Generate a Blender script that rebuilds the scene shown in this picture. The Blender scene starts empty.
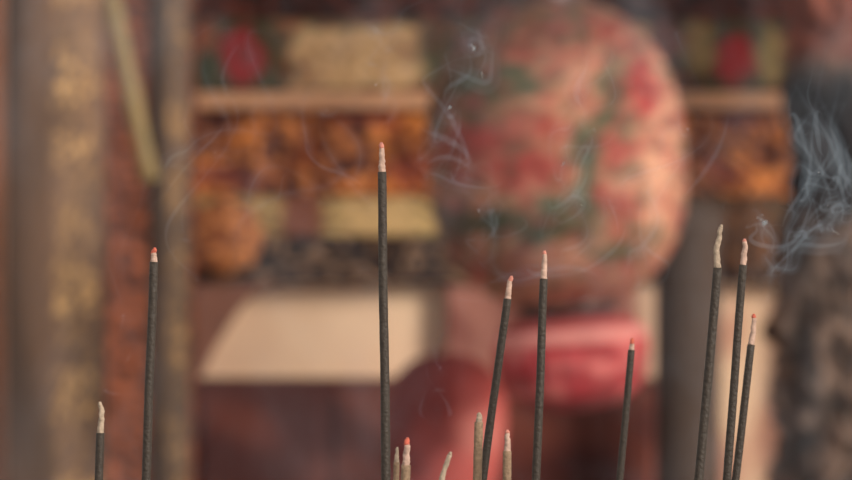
import bpy, bmesh, math, random
from mathutils import Vector, Matrix, noise

random.seed(11)
scene = bpy.context.scene
scene.view_settings.view_transform = 'Standard'
LENS = 135.0
K = 36.0 / LENS / 852.0
CZ = 1.6

def P(u, v, D):
    return Vector(((u - 426) * K * D, D, CZ - (v - 240) * K * D))
def UV(p):
    return 426 + p.x / (K * p.y), 240 - (p.z - CZ) / (K * p.y)
def lin(c):
    out = []
    for x in c[:3]:
        x = x / 255.0
        out.append(x / 12.92 if x <= 0.04045 else ((x + 0.055) / 1.055) ** 2.4)
    return out
def sstep(a, b, x):
    t = max(0.0, min(1.0, (x - a) / (b - a)))
    return t * t * (3 - 2 * t)
def mixc(a, b, t):
    return tuple(a[i] * (1 - t) + b[i] * t for i in range(3))
def N3(x, y, z=0.0):
    return noise.noise(Vector((x, y, z)))

# ---------------------------------------------------------------- materials
MATS = {}
def mat_solid(name, rgb, rough=0.7, var=0.15, scale=30.0, metallic=0.0, bump=0.0, emit=None, estr=0.0):
    if name in MATS: return MATS[name]
    m = bpy.data.materials.new(name); m.use_nodes = True
    nt = m.node_tree; b = nt.nodes['Principled BSDF']
    tc = nt.nodes.new('ShaderNodeTexCoord')
    n = nt.nodes.new('ShaderNodeTexNoise'); n.inputs['Scale'].default_value = scale
    n.inputs['Detail'].default_value = 5
    nt.links.new(tc.outputs['Object'], n.inputs['Vector'])
    r = nt.nodes.new('ShaderNodeValToRGB')
    c = lin(rgb)
    r.color_ramp.elements[0].position = 0.3; r.color_ramp.elements[1].position = 0.7
    r.color_ramp.elements[0].color = (*[x * (1 - var) for x in c], 1)
    r.color_ramp.elements[1].color = (*[min(1, x * (1 + var)) for x in c], 1)
    nt.links.new(n.outputs['Fac'], r.inputs['Fac'])
    nt.links.new(r.outputs['Color'], b.inputs['Base Color'])
    b.inputs['Roughness'].default_value = rough
    b.inputs['Metallic'].default_value = metallic
    if bump:
        bp = nt.nodes.new('ShaderNodeBump'); bp.inputs['Strength'].default_value = bump
        bp.inputs['Distance'].default_value = 0.002
        nt.links.new(n.outputs['Fac'], bp.inputs['Height']); nt.links.new(bp.outputs['Normal'], b.inputs['Normal'])
    if emit:
        b.inputs['Emission Color'].default_value = (*lin(emit), 1)
        b.inputs['Emission Strength'].default_value = estr
    MATS[name] = m
    return m
def mat_paint(name='painted_surface', rough=0.75, scale=60.0):
    if name in MATS: return MATS[name]
    m = bpy.data.materials.new(name); m.use_nodes = True
    nt = m.node_tree; b = nt.nodes['Principled BSDF']
    a = nt.nodes.new('ShaderNodeAttribute'); a.attribute_name = 'Paint'
    tc = nt.nodes.new('ShaderNodeTexCoord')
    n = nt.nodes.new('ShaderNodeTexNoise'); n.inputs['Scale'].default_value = scale; n.inputs['Detail'].default_value = 4
    nt.links.new(tc.outputs['Object'], n.inputs['Vector'])
    mr = nt.nodes.new('ShaderNodeMapRange'); mr.inputs['To Min'].default_value = 0.8; mr.inputs['To Max'].default_value = 1.2
    nt.links.new(n.outputs['Fac'], mr.inputs['Value'])
    vm = nt.nodes.new('ShaderNodeVectorMath'); vm.operation = 'SCALE'
    nt.links.new(a.outputs['Color'], vm.inputs[0]); nt.links.new(mr.outputs['Result'], vm.inputs['Scale'])
    nt.links.new(vm.outputs['Vector'], b.inputs['Base Color'])
    b.inputs['Roughness'].default_value = rough
    b.inputs['Specular IOR Level'].default_value = .25
    MATS[name] = m
    return m

# ---------------------------------------------------------------- object helpers
def link(o):
    scene.collection.objects.link(o); return o
def tag(o, label, cat, group=None, kind=None):
    o['label'] = label; o['category'] = cat
    if group: o['group'] = group
    if kind: o['kind'] = kind
def mesh_obj(name, bm, mat, smooth=True, parent=None, colorfn=None):
    bmesh.ops.recalc_face_normals(bm, faces=bm.faces)
    me = bpy.data.meshes.new(name); bm.to_mesh(me); bm.free()
    if smooth:
        for p in me.polygons: p.use_smooth = True
    me.materials.append(mat)
    if colorfn:
        at = me.color_attributes.new('Paint', 'FLOAT_COLOR', 'POINT')
        for i, v in enumerate(me.vertices):
            c = lin(colorfn(v.co)); at.data[i].color = (*c, 1)
    o = link(bpy.data.objects.new(name, me))
    if parent: o.parent = parent
    return o
def empty(name, loc):
    o = link(bpy.data.objects.new(name, None)); o.location = loc; o.empty_display_size = 0.05
    return o
def child_of(o, parent):
    o.parent = parent
    o.matrix_parent_inverse = Matrix.Translation(-parent.location)
    return o
def set_origin(o, loc):
    o.data.transform(Matrix.Translation(-Vector(loc))); o.location = loc
def box(bm, x0, x1, y0, y1, z0, z1, bev=0.0):
    r = bmesh.ops.create_cube(bm, size=1.0)
    vs = r['verts']
    for v in vs:
        v.co = Vector(((x0 + x1) / 2 + v.co.x * (x1 - x0), (y0 + y1) / 2 + v.co.y * (y1 - y0), (z0 + z1) / 2 + v.co.z * (z1 - z0)))
    if bev:
        es = list({e for v in vs for e in v.link_edges})
        bmesh.ops.bevel(bm, geom=es, offset=bev, segments=2, affect='EDGES', profile=0.6)
def lathe(bm, prof, c, seg=64, rfn=None):
    rings = []
    for (r, z) in prof:
        ring = []
        for i in range(seg):
            a = 2 * math.pi * i / seg
            rr = r if rfn is None else rfn(r, z, a)
            ring.append(bm.verts.new((c[0] + rr * math.cos(a), c[1] + rr * math.sin(a), c[2] + z)))
        rings.append(ring)
    for j in range(len(rings) - 1):
        for i in range(seg):
            bm.faces.new((rings[j][i], rings[j][(i + 1) % seg], rings[j + 1][(i + 1) % seg], rings[j + 1][i]))
    bm.faces.new(rings[0][::-1]); bm.faces.new(rings[-1])
def tube(bm, pts, rads, seg=10, cap=True):
    rings = []
    n = len(pts)
    up = Vector((0, 1, 0))
    for i, p in enumerate(pts):
        t = (pts[min(i + 1, n - 1)] - pts[max(i - 1, 0)]).normalized()
        s = t.cross(up)
        if s.length < 1e-4: s = t.cross(Vector((1, 0, 0)))
        s.normalize(); w = s.cross(t).normalized()
        ring = []
        for k in range(seg):
            a = 2 * math.pi * k / seg
            ring.append(bm.verts.new(p + (s * math.cos(a) + w * math.sin(a)) * rads[i]))
        rings.append(ring)
    for j in range(n - 1):
        for k in range(seg):
            bm.faces.new((rings[j][k], rings[j][(k + 1) % seg], rings[j + 1][(k + 1) % seg], rings[j + 1][k]))
    if cap:
        bm.faces.new(rings[0][::-1]); bm.faces.new(rings[-1])
def slab(bm, u0, u1, v0, v1, D, thick, hfn=None, step=3.0):
    """closed relief slab, front face at distance D towards the viewer, relief height hfn(u,v) metres"""
    nu = max(1, int(abs(u1 - u0) / step)); nv = max(1, int(abs(v1 - v0) / step))
    g = []
    for j in range(nv + 1):
        row = []
        for i in range(nu + 1):
            u = u0 + (u1 - u0) * i / nu; v = v0 + (v1 - v0) * j / nv
            p = P(u, v, D)
            if hfn and 0 < i < nu and 0 < j < nv: p.y -= hfn(u, v)
            row.append(bm.verts.new(p))
        g.append(row)
    for j in range(nv):
        for i in range(nu):
            bm.faces.new((g[j][i], g[j + 1][i], g[j + 1][i + 1], g[j][i + 1]))
    loop = [g[0][i] for i in range(nu + 1)] + [g[j][nu] for j in range(1, nv + 1)] + \
           [g[nv][i] for i in range(nu - 1, -1, -1)] + [g[j][0] for j in range(nv - 1, 0, -1)]
    back = [bm.verts.new(p.co + Vector((0, thick, 0))) for p in loop]
    m = len(loop)
    for i in range(m):
        bm.faces.new((loop[i], loop[(i + 1) % m], back[(i + 1) % m], back[i]))
    bm.faces.new(back)

def blobs(u, v, base, lst, warp=10.0, ws=0.035, seed=0.0, soft=.3):
    du = N3(u * ws, v * ws, seed) * warp; dv = N3(u * ws, v * ws, seed + 9) * warp
    c = base
    for (bu, bv, ru, rv, col, s) in lst:
        d = math.hypot((u + du - bu) / ru, (v + dv - bv) / rv)
        c = mixc(c, col, s * (1 - sstep(1 - soft, 1 + soft, d)))
    return c

def scroll(u, v, s=0.05, seed=0.0):
    a = N3(u * s, v * s * 1.3, seed) * 3.0; b = N3(u * s * 0.7, v * s, seed + 5) * 3.0
    return 0.5 + 0.5 * math.sin(u * s * 3.2 + a * 2.2) * math.cos(v * s * 3.6 + b * 2.2)

# ---------------------------------------------------------------- setting
WALL = 8.12
floor_m = mat_solid('stone_floor', (140, 120, 104), 0.8, 0.2, 6)
bm = bmesh.new(); box(bm, -4, 4, -1.5, 9.0, -0.1, 0.0)
o = mesh_obj('floor', bm, floor_m, False); tag(o, 'grey stone paved temple courtyard floor', 'floor', kind='structure')
plaster = mat_solid('cream_plaster', (250, 208, 174), 0.9, 0.14, 4)
bm = bmesh.new(); box(bm, -4, 4, WALL, WALL + .2, 0, 3.3)
o = mesh_obj('wall_back', bm, plaster, False); tag(o, 'cream plastered temple wall behind the carved woodwork', 'wall', kind='structure')
bm = bmesh.new(); box(bm, -4, 4, 6.3, WALL + .2, 3.3, 3.45)
o = mesh_obj('ceiling', bm, mat_solid('ceiling_wood', (130, 70, 50), 0.8, 0.2, 8), False); tag(o, 'dark red painted timber temple ceiling', 'ceiling', kind='structure')
bm = bmesh.new(); box(bm, -4, 4, 5.92, 6.08, 3.2, 3.4, .01); box(bm, -4, 4, 6.08, 6.3, 3.3, 3.4)
o = mesh_obj('eave_beam', bm, MATS['ceiling_wood'], False); tag(o, 'dark red timber eave beam carrying the hanging lantern', 'beam')

paint = mat_paint()
UL, UR = 60, 980
DF = 8.0
def panel(name, label, cat, u0, u1, v0, v1, D, back, cfn, hfn=None, step=3.0, mat=None, kind=None):
    bm = bmesh.new(); slab(bm, u0, u1, v0, v1, D, back - D, hfn, step)
    o = mesh_obj(name, bm, mat or paint, True, None, (lambda co: cfn(*UV(co))))
    set_origin(o, ((P(u0, 0, D) + P(u1, 0, D)).x / 2, back, P(0, v1, D).z))
    tag(o, label, cat, kind=kind)
    return o
WB = WALL - .003
def c_top(u, v):
    s = scroll(u, v, 0.03, 2); return mixc((60, 30, 24), (128, 60, 42), sstep(0.4, 0.9, s))
panel('lintel_beam', 'dark red-brown carved wooden lintel under the ceiling', 'beam', UL, UR, -439, 19, DF, WB, c_top,
      lambda u, v: 0.02 * scroll(u, v, 0.03, 2), 5)
GR = (70, 84, 56)
beam_bl = [(243, 56, 38, 38, GR, .85), (243, 56, 22, 30, (172, 38, 44), 1), (243, 56, 10, 13, (120, 66, 60), 0.6),
           (735, 60, 36, 36, GR, .8), (735, 60, 22, 26, (172, 48, 52), 1), (698, 50, 16, 26, (190, 158, 104), .8), (770, 55, 14, 30, (170, 146, 94), .8),
           (205, 35, 12, 16, (174, 92, 58), .8), (205, 75, 12, 12, (66, 78, 56), .8), (280, 24, 10, 8, (180, 120, 74), .6),
           (430, 70, 14, 16, GR, .7), (660, 40, 20, 18, (170, 76, 58), .6)]
def c_beam(u, v):
    base = mixc((66, 62, 44), (142, 74, 48), sstep(0.4, 0.85, scroll(u, v, 0.055, 7)))
    cart = 1 - sstep(0.78, 1.16, max(abs(u - 356) / 66, abs(v - 57) / 33) + .18 * N3(u * .05, v * .05))
    cart2 = 1 - sstep(0.92, 1.05, max(abs(u - 560) / 90, abs(v - 57) / 34))
    c = blobs(u, v, base, beam_bl, 12, 0.06, 3)
    cc = mixc((236, 196, 144), (170, 124, 84), sstep(0.3, 0.9, scroll(u, v, 0.035, 14)) * .8)
    return mixc(c, cc, max(cart, cart2))
panel('painted_beam', 'painted wooden beam with cream cartouches and red medallions', 'beam', UL, UR, 19, 92, DF - 0.03, WB, c_beam,
      lambda u, v: 0.006 * scroll(u, v, 0.055, 7), 3)
bm = bmesh.new()
a, b_ = P(UL, 92, DF - .08), P(UR, 108, DF - .08)
box(bm, a.x, b_.x, DF - 0.060, DF - 0.037, b_.z, a.z, 0.004)
o = mesh_obj('beam_moulding', bm, mat_solid('pink_tan_paint', (230, 172, 130), 0.6, 0.14, 6), False); tag(o, 'thin tan wooden moulding running under the painted beam', 'moulding')
def h_fr(u, v): return 0.02 * sstep(0.35, 0.75, scroll(u, v, 0.035, 11))
def c_fr(u, v):
    s = sstep(0.15, 0.75, scroll(u, v, 0.035, 11)) * .65 + .55 * sstep(-.2, .5, N3(u * .022, v * .03, 15))
    c = mixc((84, 36, 24), (244, 154, 78), min(1, s))
    c = mixc(c, (130, 46, 34), 0.6 * sstep(.05, .4, N3(u * .016, v * .03, 4)))
    return mixc(c, (76, 36, 26), .6 * (1 - sstep(4, 12, abs(v - 150))) * sstep(.3, .7, scroll(u, v, .03, 77)))
panel('carved_frieze', 'orange and gold carved wooden frieze with scrolling foliage', 'frieze', UL, UR, 109, 196, DF, WB, c_fr, h_fr, 2.5)
def c_ol(u, v):
    c = mixc((214, 180, 118), (124, 98, 62), sstep(0.3, 0.8, scroll(u, v, 0.045, 21)))
    c = mixc(c, (134, 68, 44), (1 - sstep(14, 24, abs(u - 302))) * .9)
    c = mixc(c, (232, 194, 138), (1 - sstep(20, 50, abs(u - 378))) * .7)
    if u > 640: c = mixc(c, (86, 62, 48), .85)
    return c
panel('painted_board', 'yellow-olive painted board below the gold frieze', 'board', UL, UR, 196, 236, DF + .01, WB, c_ol, lambda u, v: 0.006 * scroll(u, v, 0.045, 21), 3)
def c_dk(u, v):
    s = sstep(0.45, 0.85, scroll(u, v, 0.045, 31)); c = mixc((48, 31, 25), (166, 130, 102), s)
    return mixc(c, (80, 58, 46), .6 * sstep(600, 650, u))
panel('scroll_fretwork', 'dark wooden fretwork rail with grey scroll carving', 'fretwork', UL, UR, 236, 283, DF + .03, WB, c_dk, lambda u, v: 0.018 * sstep(.5, .8, scroll(u, v, 0.045, 31)), 2.5)

def medallion(name, label, cu, cv, ru, rv, D, c0, c1, seed):
    bm = bmesh.new()
    nr, na = 16, 48
    ctr = P(cu, cv, D); cvt = bm.verts.new(ctr - Vector((0, .06, 0)))
    prev = None
    for j in range(1, nr + 1):
        ring = []
        for i in range(na):
            a = 2 * math.pi * i / na; t = j / nr
            lob = 1 + 0.05 * math.cos(8 * a)
            u = cu + ru * t * lob * math.cos(a); v = cv + rv * t * lob * math.sin(a)
            p = P(u, v, D); p.y -= 0.05 * math.sqrt(max(0, 1 - t * t)) + (0.015 * scroll(u, v, 0.1, seed) if j < nr else 0)
            ring.append(bm.verts.new(p))
        if prev is None:
            for i in range(na): bm.faces.new((cvt, ring[i], ring[(i + 1) % na]))
        else:
            for i in range(na): bm.faces.new((prev[i], ring[i], ring[(i + 1) % na], prev[(i + 1) % na]))
        prev = ring
    bk = [bm.verts.new(v.co + Vector((0, 0.022, 0))) for v in prev]
    for i in range(na): bm.faces.new((prev[i], bk[i], bk[(i + 1) % na], prev[(i + 1) % na]))
    bm.faces.new(bk)
    o = mesh_obj(name, bm, paint, True, None, lambda co: mixc(c0, c1, sstep(.2, .75, scroll(*UV(co), 0.07, seed))))
    set_origin(o, ctr); tag(o, label, 'carving')
    return o
medallion('carved_rosette', 'gold and orange carved rosette bracket below the frieze', 224, 237, 39, 38, DF - .02, (120, 60, 36), (228, 150, 88), 41)
medallion('carved_rosette', 'dull brown carved rosette bracket below the frieze', 742, 238, 32, 36, DF - .02, (72, 48, 36), (128, 86, 58), 43)

bm = bmesh.new()
D = DF + .02
pts = [(100, 284), (285, 284), (270, 287), (256, 293), (245, 301), (236, 312), (226, 327), (212, 350), (198, 378), (100, 378)]
fr = [bm.verts.new(P(u, v, D)) for u, v in pts]; bk = [bm.verts.new(Vector((p.co.x, WB, p.co.z))) for p in fr]
bm.faces.new(fr); bm.faces.new(bk)
for i in range(len(pts)): bm.faces.new((fr[i], fr[(i + 1) % len(pts)], bk[(i + 1) % len(pts)], bk[i]))
o = mesh_obj('corner_bracket', bm, mat_solid('bracket_wood', (138, 92, 76), .8, .2, 12), False); tag(o, 'brown wooden corner bracket with a slanted edge', 'bracket')

def c_wa(u, v):
    c = mixc((80, 34, 28), (114, 58, 46), sstep(-.2, .4, N3(u * .012, v * .02, 8)))
    return mixc(c, (84, 40, 32), .7) if v < 390 else c
def h_wa(u, v):
    return 0.012 if ((u - 190) % 130) > 14 and v > 394 else 0
bm = bmesh.new(); slab(bm, UL, 655, 380, 878, DF - .02, WB - DF + .02, h_wa, 6)
o = mesh_obj('wainscot', bm, paint, False, None, lambda co: c_wa(*UV(co))); tag(o, 'dark maroon painted wooden wainscot along the wall', 'wainscot')
def c_pk(u, v):
    c = mixc((180, 122, 108), (140, 84, 74), sstep(-.2, .4, N3(u * .02, v * .02, 5)))
    return mixc(c, (220, 190, 160), .8 * sstep(628, 642, u))
panel('pinkish_wall_panel', 'dull pinkish brown painted wooden panel beside the cream plaster', 'panel', 446, 655, 285, 379, DF + .05, WB, c_pk, None, 5)
def c_lw(u, v):
    c = mixc((236, 200, 166), (184, 124, 104), sstep(-.1, .5, N3(u * .02, v * .012, 3)) * .8)
    return mixc(c, (120, 84, 70), .7 * sstep(750, 780, u))
panel('cream_wall_panel', 'cream and pink painted wall panel beside the post', 'panel', 656, UR, 300, 878, DF + .06, WB, c_lw, None, 8)

c0 = P(688, 0, 7.75); R = 33 * K * 7.75; zt = P(0, 205, 7.75).z
bm = bmesh.new()
lathe(bm, [(R * 1.5, 0), (R * 1.5, .08), (R * 1.2, .1), (R * 1.25, .16), (R, .2), (R, zt * .5), (R * .98, zt - .1), (R * 1.0, zt - .09), (R * 1.12, zt - .07), (R * 1.12, zt)], (c0.x, c0.y, 0), 40)
o = mesh_obj('support_post', bm, mat_solid('greybrown_post', (74, 57, 48), .8, .15, 6), True); tag(o, 'round grey-brown wooden post carrying the frieze', 'post')

def c_rs(u, v):
    s = scroll(u, v, 0.045, 51)
    c = mixc((84, 40, 27), (184, 100, 64), sstep(.3, .8, s))
    return mixc(c, (124, 84, 66), .25)
panel('carved_door_panel', 'reddish brown carved wooden door panel between the columns', 'panel', 90, 192, -439, 899, DF - .25, DF - .13, c_rs, lambda u, v: .015 * scroll(u, v, .045, 51), 4)

def column(name, label, uc, D, rpx, base, gold, gu, gw, seed):
    c = P(uc, 0, D); R = rpx * K * D
    bm = bmesh.new()
    H = 3.3; prof = [(R * 1.35, 0), (R * 1.4, .1), (R * 1.15, .16), (R * 1.2, .2)]
    nz = 260
    for i in range(nz + 1): prof.append((R, .24 + (H - .24) * i / nz))
    seg = 84
    lathe(bm, prof, (c.x, c.y, 0), seg)
    def cf(co):
        u, v = UV(Vector((co.x, D, co.z)))
        col = mixc(base, tuple(x * .8 for x in base), sstep(-.2, .5, N3(u * .03, v * .006, seed)))
        if co.z < .24: return col
        e = abs(u + 6 * N3(v * .03, seed) - gu) / gw
        s = sstep(.45, .75, scroll(u * 1.3, v, .08, seed)) * (1 - sstep(.6, 1.05, e))
        s *= .4 + .9 * sstep(-.25, .3, N3(v * .019, seed, 3))
        return mixc(col, gold, min(1, s))
    o = mesh_obj(name, bm, paint, True, None, cf); set_origin(o, (c.x, c.y, 0)); tag(o, label, 'column')
    return o
column('temple_column', 'grey-brown round column with worn gold inlay down one side', 56, 6.8, 50, (120, 93, 76), (216, 172, 116), 80, 24, 3)
column('temple_column', 'slim grey-brown column with faint gold inlay', 169, 7.4, 21, (98, 79, 68), (160, 124, 84), 178, 12, 12)
column('temple_column', 'orange-brown round column standing beside the gold-inlaid column', -48, 7.2, 52, (150, 100, 76), (160, 110, 80), -20, 24, 23)

bm = bmesh.new()
p0, p1 = P(88, -110, 7.25), P(150, 180, 7.33)
pts = [p0.lerp(p1, i / 14) for i in range(15)]
rd = [0.019 + (0.004 if i % 4 == 2 else 0) for i in range(15)]
tube(bm, pts, rd, 14)
o = mesh_obj('bamboo_pole', bm, mat_solid('green_bamboo', (156, 134, 90), .6, .15, 20), True); tag(o, 'yellow-green bamboo pole leaning against the slim column', 'pole')

# ---------------------------------------------------------------- carved stone column
D = 6.7
cc = P(838, 0, D); R = 50 * K * D
root = empty('dragon_column', (cc.x, cc.y, 0)); tag(root, 'dark grey-brown carved stone column wrapped by a coiling relief', 'column')
bm = bmesh.new()
prof = [(R * 1.6, 0), (R * 1.65, .12), (R * 1.5, .2), (R * 1.5, .26)] + [(R * (1.28 - .3 * sstep(1.42, 1.72, .3 + 3.0 * i / 400)), .3 + 3.0 * i / 400) for i in range(401)]
def drf(r, z, a):
    if z < .3: return r
    n = noise.turbulence(Vector((math.cos(a) * 2.8, math.sin(a) * 2.8, z * 14)), 3, False)
    return r * (.93 + .30 * n)
lathe(bm, prof, (cc.x, cc.y, 0), 130, drf)
def mott(co):
    n2 = N3((co.x - cc.x) * 18, co.z * 18, 5) + .6 * N3((co.x - cc.x) * 36, co.z * 32, 8)
    return sstep(-.6, .7, n2)
def dcf(co):
    c = mixc((62, 50, 44), (132, 108, 94), mott(co))
    k = sstep(1.60, 1.72, co.z) * (1 - sstep(1.9, 1.97, co.z)); c = mixc(c, (28, 24, 28), .88 * k)
    if co.z > 1.95: c = mixc(c, (138, 66, 46), .8 * sstep(1.95, 2.0, co.z))
    return c
child_of(mesh_obj('shaft', bm, paint, True, None, dcf), root)
bm = bmesh.new()
pts = []; rd = []
n = 300
for i in range(n):
    t = i / (n - 1); a = t * 2 * math.pi * 4.3 + 2.6 + .5 * math.sin(t * 31)
    z = .5 + t * 1.95 + .03 * math.sin(t * 47)
    rr = R * (1.30 - .3 * sstep(1.42, 1.72, z)) + .004 * math.sin(t * 60)
    pts.append(Vector((cc.x + rr * math.cos(a), cc.y + rr * math.sin(a), z)))
    rd.append((.019 * (1 - .5 * abs(2 * t - 1) ** 2)) * (1 + .2 * (i % 2)))
tube(bm, pts, rd, 14)
child_of(mesh_obj('dragon_body', bm, paint, True, None, lambda co: mixc(dcf(co), (104, 82, 70), .22)), root)
bm = bmesh.new()
hp = pts[-1]
for (off, sc) in [((0, 0, 0), (.055, .055, .045)), ((-.06, -.01, .0), (.045, .035, .025)), ((-.055, -.01, -.03), (.04, .03, .014))]:
    r = bmesh.ops.create_uvsphere(bm, u_segments=18, v_segments=12, radius=1)
    for v in r['verts']: v.co = Vector((v.co.x * sc[0], v.co.y * sc[1], v.co.z * sc[2])) + hp + Vector(off)
for sgn in (-1, 1):
    tube(bm, [hp + Vector((.01, sgn * .03, .02)), hp + Vector((.04, sgn * .04, .06)), hp + Vector((.08, sgn * .05, .08))], [.01, .007, .002], 8)
child_of(mesh_obj('dragon_head', bm, mat_solid('carved_stone', (110, 84, 68), .85, .5, 30, bump=.4), True), root)

def c_bn(u, v): return mixc((150, 66, 44), (96, 40, 30), sstep(.4, .8, scroll(u, v, .05, 61)))
panel('carved_eave_bracket', 'orange-red carved wooden eave bracket beside the stone column', 'bracket', 800, 980, -503, 92, 7.3, 7.5, c_bn, lambda u, v: .03 * scroll(u, v, .05, 61), 4)

# ---------------------------------------------------------------- big lantern
DL = 6.0; S = K * DL
top = P(544, 3, DL); bot = P(568, 307, DL)
axis = (top - bot); Ht = axis.length
ctr = (top + bot) / 2
tilt = math.atan2(axis.x, axis.z)
lan = empty('paper_lantern', (ctr.x, ctr.y, ctr.z)); tag(lan, 'large egg-shaped painted paper lantern hanging from a cord', 'lantern')
Mt = Matrix.Translation(ctr) @ Matrix.Rotation(tilt, 4, 'Y')
DG = (64, 78, 60); BR = (92, 68, 52)
lan_bl = [(458, 70, 54, 90, BR, .9), (530, 30, 110, 32, (88, 60, 46), .92), (530, 58, 44, 8, (146, 68, 58), .7), (505, 86, 50, 17, DG, .85), (545, 82, 16, 8, (176, 122, 98), .6),
          (606, 38, 24, 14, (140, 54, 48), .85), (634, 56, 14, 14, (84, 78, 56), .8), (634, 92, 17, 30, (162, 46, 48), 1), (604, 92, 15, 34, DG, .95), (606, 128, 22, 11, (72, 80, 58), .85), (574, 92, 13, 20, (172, 116, 92), .7),
          (480, 146, 44, 18, (160, 66, 62), .9), (470, 168, 26, 7, (176, 120, 98), .6), (520, 170, 42, 18, (158, 60, 58), .95), (540, 134, 22, 11, (168, 82, 72), .8), (505, 152, 16, 6, (100, 78, 60), .6), (450, 185, 22, 40, (124, 78, 66), .8), (500, 196, 24, 6, (190, 136, 110), .7),
          (577, 158, 15, 30, (62, 88, 70), 1), (582, 204, 15, 26, (68, 90, 70), .95), (560, 182, 10, 8, (184, 130, 104), .6), (486, 220, 54, 14, (64, 66, 50), .95), (540, 232, 46, 14, (62, 68, 50), 1), (450, 232, 24, 20, (84, 64, 52), .85),
          (550, 206, 28, 10, (70, 82, 62), .9), (614, 206, 24, 14, (156, 70, 64), .9), (618, 226, 22, 6, (92, 86, 64), .7), (630, 242, 16, 9, (150, 76, 66), .8), (608, 152, 17, 15, (158, 68, 62), .85), (622, 176, 18, 7, (104, 96, 72), .6),
          (602, 252, 26, 10, (80, 82, 62), .9), (654, 180, 16, 76, (226, 168, 134), .75), (490, 266, 56, 14, (130, 82, 72), .9), (590, 280, 50, 12, (160, 104, 88), .8), (530, 262, 18, 8, (176, 124, 104), .6),
          (648, 138, 9, 9, (150, 70, 60), .6), (642, 242, 16, 9, (112, 96, 72), .7)]
def lan_c(co):
    w = Mt @ co; u = 426 + w.x / S; v = 240 - (w.z - CZ) / S
    c = blobs(u, v, (186, 128, 104), lan_bl, 18, .06, 17, .45)
    f = sstep(.05, .4, N3(u * .075, v * .085, 40)); c = mixc(c, (192, 136, 110), f * .45)
    f = sstep(.05, .4, N3(u * .07, v * .09, 50)); c = mixc(c, (78, 76, 56), f * .55)
    f = sstep(.1, .4, N3(u * .06, v * .07, 60)); c = mixc(c, (150, 54, 52), f * .5)
    return c
bm = bmesh.new()
R = 129 * S; prof = []
nb = 150; hh = Ht / 2
for i in range(nb + 1):
    t = -1 + 2 * i / nb
    tt = t * .975
    r = R * (max(0, 1 - abs(tt) ** 2.6)) ** (1 / 2.1) * (1 - 0.02 * t)
    r = max(r, R * .2)
    rib = .0015 * abs(math.sin(i / nb * math.pi * 20))
    prof.append((r + rib, t * hh))
lathe(bm, prof, (0, 0, 0), 120)
body = mesh_obj('lantern_body', bm, mat_paint('painted_paper', .8, 40), True, lan, lan_c)
body.rotation_euler = (0, tilt, 0); body['label'] = 'ribbed oiled paper body painted red, green and cream'
def lathe_child(name, prof, m, label=None, seg=64, cfn=None):
    bm = bmesh.new(); lathe(bm, prof, (0, 0, 0), seg)
    o = mesh_obj(name, bm, m, True, lan, cfn); o.rotation_euler = (0, tilt, 0)
    if label: o['label'] = label
    return o
dkw = mat_solid('dark_lacquer', (60, 34, 28), .4, .15, 20)
lathe_child('top_ring', [(R * .3, hh - .03), (R * .34, hh - .02), (R * .34, hh + .02), (R * .3, hh + .03)], dkw)
lathe_child('bottom_ring', [(R * .34, -hh - .014), (R * .38, -hh - .010), (R * .38, -hh + .015), (R * .34, -hh + .02)], dkw)
def cloth(co):
    a = math.atan2(co.y, co.x)
    c = mixc((170, 50, 56), (206, 110, 106), sstep(-.3, .4, N3(a * 2.2, co.z * 24, 5)))
    return mixc(c, (128, 42, 44), .7 * sstep(-.1, .3, N3(a * 1.4, co.z * 40, 9)))
Rb = 82 * S
lathe_child('collar_rim', [(Rb * .88, -hh - .040), (Rb * .78, -hh - .028), (Rb * .62, -hh - .020), (Rb * .42, -hh - .014)], mat_solid('red_cloth', (160, 68, 66), .95, .15, 14), 'red cloth rim')
lathe_child('collar_band', [(Rb * .945, -hh - .066), (Rb * .94, -hh - .058), (Rb * .915, -hh - .048), (Rb * .88, -hh - .040)], mat_solid('pink_cloth', (206, 130, 122), .95, .15, 10), 'pale pink cloth band')
def pleat(r, z, a): return r * (1 + .012 * math.sin(22 * a))
bm = bmesh.new()
ks = [(.2, .193), (.4, .189), (.58, .180), (.74, .165), (.86, .142), (.93, .106), (.945, .066)]
pf = []
for j in range(len(ks) - 1):
    for q in range(4):
        f = q / 4; pf.append((Rb * (ks[j][0] * (1 - f) + ks[j + 1][0] * f), -hh - (ks[j][1] * (1 - f) + ks[j + 1][1] * f)))
pf.append((Rb * .945, -hh - .066))
lathe(bm, pf, (0, 0, 0), 132, pleat)
o = mesh_obj('collar_skirt', bm, paint, True, lan, cloth); o.rotation_euler = (0, tilt, 0); o['label'] = 'gathered red cloth skirt'
bm = bmesh.new(); tp = top - ctr
tube(bm, [tp - axis.normalized() * .02, tp + Vector((0, 0, .1)), Vector((tp.x, 0, 3.2 - ctr.z))], [.007] * 3, 10)
mesh_obj('hanging_cord', bm, dkw, True, lan)

# ---------------------------------------------------------------- altar table + red jar
D = 6.5
tz = 1.0
tab = empty('altar_table', (P(480, 0, D).x, D, 0)); tag(tab, 'dark red lacquered altar table holding a red jar', 'table')
x0, x1 = P(300, 0, D).x, P(640, 0, D).x
tm = mat_solid('red_brown_lacquer', (96, 44, 36), .45, .15, 10)
bm = bmesh.new(); box(bm, x0, x1, D - .25, D + .3, tz - .04, tz, .006); child_of(mesh_obj('table_top', bm, tm, False), tab)
bm = bmesh.new(); box(bm, x0 + .04, x1 - .04, D - .21, D + .26, tz - .14, tz - .04, .004); child_of(mesh_obj('apron', bm, tm, False), tab)
for (lx, ly) in ((x0 + .06, D - .19), (x1 - .06, D - .19), (x0 + .06, D + .24), (x1 - .06, D + .24)):
    bm = bmesh.new(); box(bm, lx - .025, lx + .025, ly - .025, ly + .025, 0, tz - .1, .005); child_of(mesh_obj('leg', bm, tm, False), tab)
jc = P(446, 0, D); jr = 61 * K * D
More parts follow.
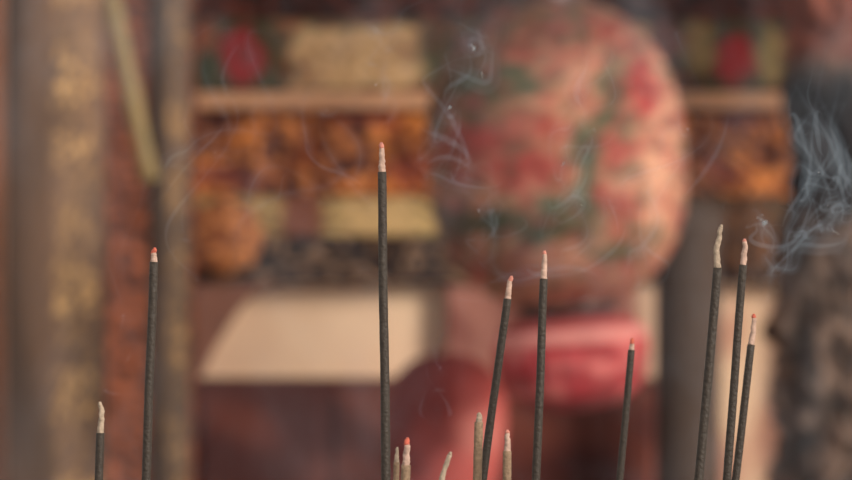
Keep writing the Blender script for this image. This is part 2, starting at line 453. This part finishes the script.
ztop = P(0, 353, D).z - tz
jar = empty('lidded_jar', (jc.x, jc.y, tz)); tag(jar, 'rounded red and pink lidded jar standing on the altar table', 'jar')
zs = P(0, 412, D).z - tz
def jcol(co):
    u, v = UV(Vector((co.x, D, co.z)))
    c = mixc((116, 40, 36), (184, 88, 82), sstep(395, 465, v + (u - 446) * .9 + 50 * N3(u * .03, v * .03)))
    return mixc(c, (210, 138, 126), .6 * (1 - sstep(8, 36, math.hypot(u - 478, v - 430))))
bm = bmesh.new()
pb = [(jr * .55, 0), (jr * .62, .012)]
for i in range(1, 25):
    t = i / 24; pb.append((jr * (.62 + .38 * math.sin(t * math.pi / 2)), .012 + (zs - .012) * t))
lathe(bm, pb, (jc.x, jc.y, tz), 56)
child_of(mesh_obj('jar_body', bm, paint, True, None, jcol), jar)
bm = bmesh.new()
hl = ztop - zs
pl = [(jr * 1.0, zs + .001)] + [(jr * max(.04, math.cos(i / 14 * math.pi / 2)) ** .9, zs + .004 + (hl - .004) * math.sin(i / 14 * math.pi / 2)) for i in range(15)]
lathe(bm, pl, (jc.x, jc.y, tz), 56)
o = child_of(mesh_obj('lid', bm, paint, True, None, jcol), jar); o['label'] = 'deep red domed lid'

# ---------------------------------------------------------------- incense burner
bc = (0.02, 1.24)
ped = empty('stone_pedestal', (bc[0], bc[1], 0)); tag(ped, 'square grey stone pedestal under the bronze incense burner', 'pedestal')
sm = mat_solid('grey_stone', (130, 122, 112), .9, .2, 30, bump=.5)
bm = bmesh.new(); box(bm, bc[0] - .3, bc[0] + .3, bc[1] - .3, bc[1] + .3, 0, .12, .015); child_of(mesh_obj('plinth', bm, sm, False), ped)
bm = bmesh.new(); box(bm, bc[0] - .22, bc[0] + .22, bc[1] - .22, bc[1] + .22, .12, .98, .012); child_of(mesh_obj('shaft', bm, sm, False), ped)
bm = bmesh.new(); box(bm, bc[0] - .28, bc[0] + .28, bc[1] - .28, bc[1] + .28, .98, 1.06, .015); child_of(mesh_obj('cap', bm, sm, False), ped)
bur = empty('incense_burner', (bc[0], bc[1], 1.06)); tag(bur, 'round bronze tripod incense burner filled with grey ash', 'incense burner')
bz = mat_solid('aged_bronze', (92, 72, 44), .45, .3, 20, metallic=.8, bump=.3)
bm = bmesh.new()
lathe(bm, [(.08, 1.14), (.16, 1.17), (.205, 1.23), (.215, 1.30), (.2, 1.37), (.19, 1.40), (.215, 1.43), (.23, 1.44), (.23, 1.455), (.2, 1.455), (.185, 1.44), (.175, 1.40), (.175, 1.36)], (bc[0], bc[1], 0), 80)
child_of(mesh_obj('bowl', bm, bz, True), bur)
for i in range(3):
    a = math.pi / 2 + i * 2 * math.pi / 3
    d = Vector((math.cos(a), math.sin(a), 0)); c = Vector((bc[0], bc[1], 0))
    bm = bmesh.new(); tube(bm, [c + d * .14 + Vector((0, 0, 1.22)), c + d * .17 + Vector((0, 0, 1.15)), c + d * .168 + Vector((0, 0, 1.1)), c + d * .172 + Vector((0, 0, 1.075)), c + d * .172 + Vector((0, 0, 1.0605))], [.035, .028, .018, .022, .024], 16)
    child_of(mesh_obj('leg', bm, bz, True), bur)
for s in (-1, 1):
    bm = bmesh.new()
    tube(bm, [Vector((bc[0] + s * (.2 + .07 * math.sin(t / 12 * math.pi)), bc[1], 1.25 + .17 * t / 12)) for t in range(13)], [.011] * 13, 12)
    child_of(mesh_obj('handle', bm, bz, True), bur)
ASH = 1.425
bm = bmesh.new()
lathe(bm, [(.17, 1.37), (.182, 1.42)] + [(.182 * (1 - i / 14) + .001, ASH + .006 * math.sin(i / 14 * 1.5)) for i in range(1, 15)], (bc[0], bc[1], 0), 60)
for v in bm.verts:
    if v.co.z > 1.421: v.co.z += .003 * N3(v.co.x * 60, v.co.y * 60)
child_of(mesh_obj('ash_bed', bm, mat_solid('pale_ash', (170, 160, 150), .95, .15, 200, bump=.6), True), bur)

# ---------------------------------------------------------------- incense sticks
stick_m = mat_solid('dark_incense_paste', (58, 48, 39), .6, .25, 700, bump=.4)
stick_l = mat_solid('brown_incense_paste', (144, 118, 94), .8, .25, 700, bump=.4)
bamboo_m = mat_solid('red_bamboo', (130, 40, 36), .6, .2, 300)
ash_m = mat_solid('burnt_ash', (192, 160, 143), .95, .25, 450, bump=.3)
ash_g = mat_solid('grey_ash', (172, 152, 132), .95, .3, 450, bump=.4)
emb_m = mat_solid('ember', (204, 134, 118), .85, .2, 700, emit=(225, 90, 65), estr=.02)
emb_hot = mat_solid('glowing_ember', (192, 98, 78), .85, .2, 700, emit=(235, 80, 45), estr=.05)
STK = [
 (154, 249, 146, 13, 5.1, 1.20, 'd', ash_m, 5, 0), (101, 403, 99, 30, 5.0, 1.19, 'd', ash_g, 4, 0.3),
 (381, 144, 386, 28, 5.2, 1.18, 'd', ash_m, 5, 0), (510, 277, 483, 22, 4.7, 1.22, 'd', ash_m, 5, 0),
 (545, 252, 536, 27, 4.8, 1.20, 'd', ash_m, 4, 0), (633, 339, 620, 11, 4.1, 1.27, 'd', ash_m, 5, 0),
 (721, 226, 699, 42, 5.2, 1.17, 'd', ash_g, 2, -1.4), (745, 240, 727, 25, 4.8, 1.22, 'd', ash_m, 3, 0.2),
 (755, 315, 735, 30, 4.6, 1.24, 'd', ash_m, 4, 0.2), (479, 414, 477, 8, 5.2, 1.16, 'l', ash_g, 3, 0.3),
 (507, 431, 507, 20, 5.0, 1.15, 'l', ash_m, 3, 0.2), (406, 439, 405, 26, 5.6, 1.14, 'l', ash_m, 7, 0.2),
 (397, 448, 396, 14, 3.6, 1.25, 'l', ash_g, 2, 0), (450, 453, 441, 60, 5.0, 1.13, 'l', ash_g, 3, 0.3)]
HOT = {0, 5, 8, 11}
LAB = ['slim dark incense stick with a small glowing orange ember tip', 'short dark incense stick with a long pale ash end',
       'tallest dark incense stick with a pale burnt tip', 'dark tilted incense stick with a pinkish burnt tip',
       'upright dark incense stick with a pale pink ash tip', 'thin dark incense stick with a small red ember tip',
       'tall dark incense stick with a long bent grey ash end', 'tall dark incense stick with a pale ash tip',
       'tilted dark incense stick with a pink ash tip', 'short brown incense stick burnt low beside a taller dark one', 'short brown incense stick with a pointed ash tip',
       'short incense stick with an orange-pink ash tip', 'short thin brown incense stick beside a thicker stub',
       'short tilted incense stick burnt to grey ash']
for si, (tu, tv, bu, al, rp, D, kd, am, el, bend) in enumerate(STK):
    rp *= .92
    tip = P(tu, tv, D); b = P(bu, 480, D)
    dirv = (tip - b).normalized()
    tpar = (b.z - (ASH - .02)) / dirv.z
    foot = b - dirv * tpar
    s = K * D; L = (tip - foot).length
    r = rp * s
    root = empty('incense_stick', (foot.x, foot.y, ASH)); tag(root, LAB[si], 'incense stick', group='incense sticks in the burner')
    La = L - al * s
    def pt(d):
        p = foot + dirv * d
        w = N3(d * 20, si * 3.7) * .0004
        return p + Vector((w, 0, 0))
    lb = .022
    bm = bmesh.new(); tube(bm, [pt(0), pt(lb * .5), pt(lb + .002)], [r * .5] * 3, 12)
    child_of(mesh_obj('bamboo_core', bm, bamboo_m, True), root)
    bm = bmesh.new(); n = 50
    ds = [lb] + [lb + .0006] + [lb + .001 + (La - lb - .001) * i / n for i in range(n + 1)]
    taper = lambda f: 1.03 - .12 * f
    rr = [r * .6, r * .92] + [r * taper(i / n) * (1 + .05 * N3(i * .9, si)) for i in range(n + 1)]
    tube(bm, [pt(d) for d in ds], rr, 20)
    child_of(mesh_obj('incense_coating', bm, stick_m if kd == 'd' else stick_l, True), root)
    n = 30; pts = []; rr = []
    for i in range(n + 1):
        t = i / n; d = La + (L - La) * t
        p = pt(d) + Vector((bend * s * 1.6 * math.sin(t * math.pi), 0, 0))
        p += Vector((N3(i * .12, si, 2), N3(i * .12, si, 7), 0)) * r * .4 * t
        pts.append(p); rr.append(r * (.75 - .27 * t + .08 * N3(i * .4, si, 5)))
    ne = max(2, int(n * el / max(al, el)))
    if ne >= n: ne = n - 2
    bm = bmesh.new(); tube(bm, pts[:n + 1 - ne + 1], rr[:n + 1 - ne + 1], 18)
    for v in bm.verts: v.co += noise.noise_vector(v.co * 900) * r * .10
    child_of(mesh_obj('ash_tip', bm, am, True), root)
    bm = bmesh.new()
    q = pts[n + 1 - ne:]; rq = [x * 1.03 for x in rr[n + 1 - ne:]]
    rq[-1] *= .7
    q.append(q[-1] + dirv * r * .3); rq.append(r * .25)
    tube(bm, q, rq, 18)
    for v in bm.verts: v.co += noise.noise_vector(v.co * 900) * r * .08
    child_of(mesh_obj('ember', bm, emb_hot if si in HOT else (emb_m if am is ash_m else ash_g), True), root)

# ---------------------------------------------------------------- smoke
def smoke_mat(name, dens):
    m = bpy.data.materials.new(name); m.use_nodes = True
    nt = m.node_tree; nt.nodes.clear()
    out = nt.nodes.new('ShaderNodeOutputMaterial'); v = nt.nodes.new('ShaderNodeVolumeScatter')
    v.inputs['Color'].default_value = (.66, .83, 1, 1); v.inputs['Density'].default_value = dens
    nt.links.new(v.outputs['Volume'], out.inputs['Volume'])
    return m
smk = smoke_mat('incense_smoke', 52); smk2 = smoke_mat('thin_incense_smoke', 26)
soft = smoke_mat('diffuse_incense_smoke', 7); soft2 = smoke_mat('faint_diffuse_smoke', 3.5)
def curl_path(ctrl, D, n, amp, freq, seed, yamp=.01):
    pts = []
    m = len(ctrl) - 1
    for i in range(n + 1):
        t = i / n * m; k = min(int(t), m - 1); f = t - k
        g = lambda j: ctrl[max(0, min(m, j))]
        p0, p1, p2, p3 = g(k - 1), g(k), g(k + 1), g(k + 2)
        cr = [.5 * (2 * p1[q] + (-p0[q] + p2[q]) * f + (2 * p0[q] - 5 * p1[q] + 4 * p2[q] - p3[q]) * f * f + (-p0[q] + 3 * p1[q] - 3 * p2[q] + p3[q]) * f ** 3) for q in (0, 1)]
        p = P(cr[0], cr[1], D)
        e = min(1, i / n * 4)
        s = K * D
        p += Vector((N3(i * freq, seed), 2.0 * N3(i * freq, seed + 20) * (yamp / (amp * s + 1e-9)) * .3, N3(i * freq, seed + 40))) * amp * s * e * 1.6
        pts.append(p)
    return pts
def plume(label, strands, D, mat, sheath, spread=3, rs=1.0, dd=.1):
    for (ctrl, r, amp, freq, cnt) in strands:
        for q in range(cnt):
            n = 130; sd = random.uniform(0, 500)
            c2 = [(u + random.uniform(-1, 1) * spread * j, v + random.uniform(-1, 1) * spread * j) for j, (u, v) in enumerate(ctrl)]
            pts = curl_path(c2, D + random.uniform(0, dd), n, amp, freq, sd)
            ends = [sstep(0, 40, i) * sstep(0, 35, n - i) for i in range(n + 1)]
            env = [(.2 + 1.4 * max(0, N3(i * .05, sd, 9) + .08) * 2) * (.25 + .75 * ends[i]) for i in range(n + 1)]
            bm = bmesh.new(); tube(bm, pts, [max(.10, rs * r * env[i] * (.4 + .6 * ends[i])) * K * D for i in range(n + 1)], 8)
            o = mesh_obj('smoke_wisp', bm, mat, True); tag(o, label, 'smoke', group='incense smoke wisps', kind='stuff')
            if q % 2 == 0 and r > 1.9:
                bm = bmesh.new()
                tube(bm, pts[6:-4], [max(.2, rs * r * (3.0 * env[i] + 1.3) * ends[i]) * K * D for i in range(n + 1)][6:-4], 10)
                o = mesh_obj('smoke_haze', bm, sheath, True); tag(o, 'soft faint haze of bluish incense smoke around a wisp', 'smoke', group='incense smoke haze', kind='stuff')
plume('bluish white smoke curling up from the incense sticks', [
    ([(747, 238), (752, 215), (765, 235), (790, 240), (800, 200), (812, 150), (800, 90), (815, 30)], 2.3, 14, .06, 6),
    ([(757, 312), (770, 285), (790, 250), (826, 225), (842, 180), (830, 130), (848, 90)], 2.3, 16, .06, 5),
    ([(780, 250), (806, 232), (836, 215), (850, 190), (862, 150)], 2.3, 18, .07, 6),
    ([(775, 300), (780, 260), (800, 200), (830, 170), (815, 110), (800, 60)], 2.3, 22, .06, 4),
    ([(720, 224), (735, 200), (770, 205), (795, 225), (815, 240)], 1.6, 12, .06, 2)], 1.26, smk, soft, 6, .75)
plume('pale smoke drifting above the incense sticks', [
    ([(430, 200), (450, 150), (435, 100), (470, 60), (500, 30), (490, -10)], 2.4, 20, .05, 6),
    ([(545, 250), (560, 210), (575, 170), (570, 130), (590, 80), (600, 20)], 2.2, 22, .05, 7),
    ([(510, 275), (480, 250), (500, 215), (470, 180), (440, 150), (450, 90)], 2.2, 20, .05, 7),
    ([(381, 143), (384, 100), (372, 60), (395, 20), (410, -10)], 2.0, 16, .045, 5),
    ([(633, 338), (625, 290), (650, 250), (640, 200), (670, 140), (700, 80), (690, 10)], 2.0, 22, .045, 5),
    ([(470, 300), (520, 270), (580, 260), (620, 220), (660, 200)], 2.0, 22, .05, 6)], 1.29, smk2, soft2, 8, .85, .12)
plume('thin faint smoke thread rising from an incense stick', [
    ([(101, 402), (108, 390), (120, 380), (115, 350), (122, 300), (118, 240)], 1.4, 6, .05, 2),
    ([(154, 248), (170, 262), (188, 250), (180, 200), (200, 140), (160, 60), (150, 0)], 1.8, 16, .045, 5),
    ([(250, 320), (240, 250), (270, 190), (330, 190), (300, 120), (340, 60)], 1.95, 24, .045, 5),
    ([(100, 300), (150, 200), (190, 150), (240, 130), (230, 60), (300, 10)], 1.95, 24, .045, 5),
    ([(440, 440), (432, 400), (450, 360), (440, 320), (470, 285)], 1.6, 12, .05, 5)], 1.30, smk2, soft2, 8, .8, .12)

# drifting smoke veil: real participating medium behind the burner
bm = bmesh.new(); box(bm, -.5, .5, 1.75, 2.25, 1.25, 2.05)
m = bpy.data.materials.new('smoke_veil'); m.use_nodes = True; nt = m.node_tree; nt.nodes.clear()
out = nt.nodes.new('ShaderNodeOutputMaterial'); vs = nt.nodes.new('ShaderNodeVolumeScatter')
vs.inputs['Color'].default_value = (.80, .89, 1, 1)
tc = nt.nodes.new('ShaderNodeTexCoord')
mp = nt.nodes.new('ShaderNodeMapping'); mp.inputs['Scale'].default_value = (1.3, .8, .8)
nt.links.new(tc.outputs['Object'], mp.inputs['Vector'])
n1 = nt.nodes.new('ShaderNodeTexNoise'); n1.inputs['Scale'].default_value = 9; n1.inputs['Detail'].default_value = 3; n1.inputs['Distortion'].default_value = 1.6
nt.links.new(mp.outputs['Vector'], n1.inputs['Vector'])
mr = nt.nodes.new('ShaderNodeMapRange'); mr.inputs['From Min'].default_value = .54; mr.inputs['From Max'].default_value = .76
mr.inputs['To Min'].default_value = .01; mr.inputs['To Max'].default_value = .8
nt.links.new(n1.outputs['Fac'], mr.inputs['Value'])
nt.links.new(mr.outputs['Result'], vs.inputs['Density']); nt.links.new(vs.outputs['Volume'], out.inputs['Volume'])
o = mesh_obj('smoke_veil', bm, m, False); tag(o, 'thin hazy veil of drifting bluish incense smoke', 'smoke', kind='stuff')
set_origin(o, (0, 2.0, 1.65))

# ---------------------------------------------------------------- light
w = bpy.data.worlds.new('World'); scene.world = w; w.use_nodes = True
nt = w.node_tree; bg = nt.nodes['Background']
bg.inputs['Color'].default_value = (1.0, .965, .93, 1); bg.inputs['Strength'].default_value = .58
def sun(name, rot, e, col, ang):
    l = bpy.data.lights.new(name, 'SUN'); l.energy = e; l.color = col; l.angle = math.radians(ang)
    o = link(bpy.data.objects.new(name, l)); o.rotation_euler = [math.radians(a) for a in rot]
sun('sun', (71, 0, 46), 3.2, (1, .91, .80), 20)

# ---------------------------------------------------------------- camera
cam = bpy.data.cameras.new('camera'); co = link(bpy.data.objects.new('camera', cam))
co.location = (0, 0, CZ); co.rotation_euler = (math.radians(90), 0, 0)
cam.lens = LENS; cam.sensor_width = 36; cam.clip_start = .05
cam.dof.use_dof = True; cam.dof.focus_distance = 1.19; cam.dof.aperture_fstop = 14.5; cam.dof.aperture_blades = 0
scene.camera = co
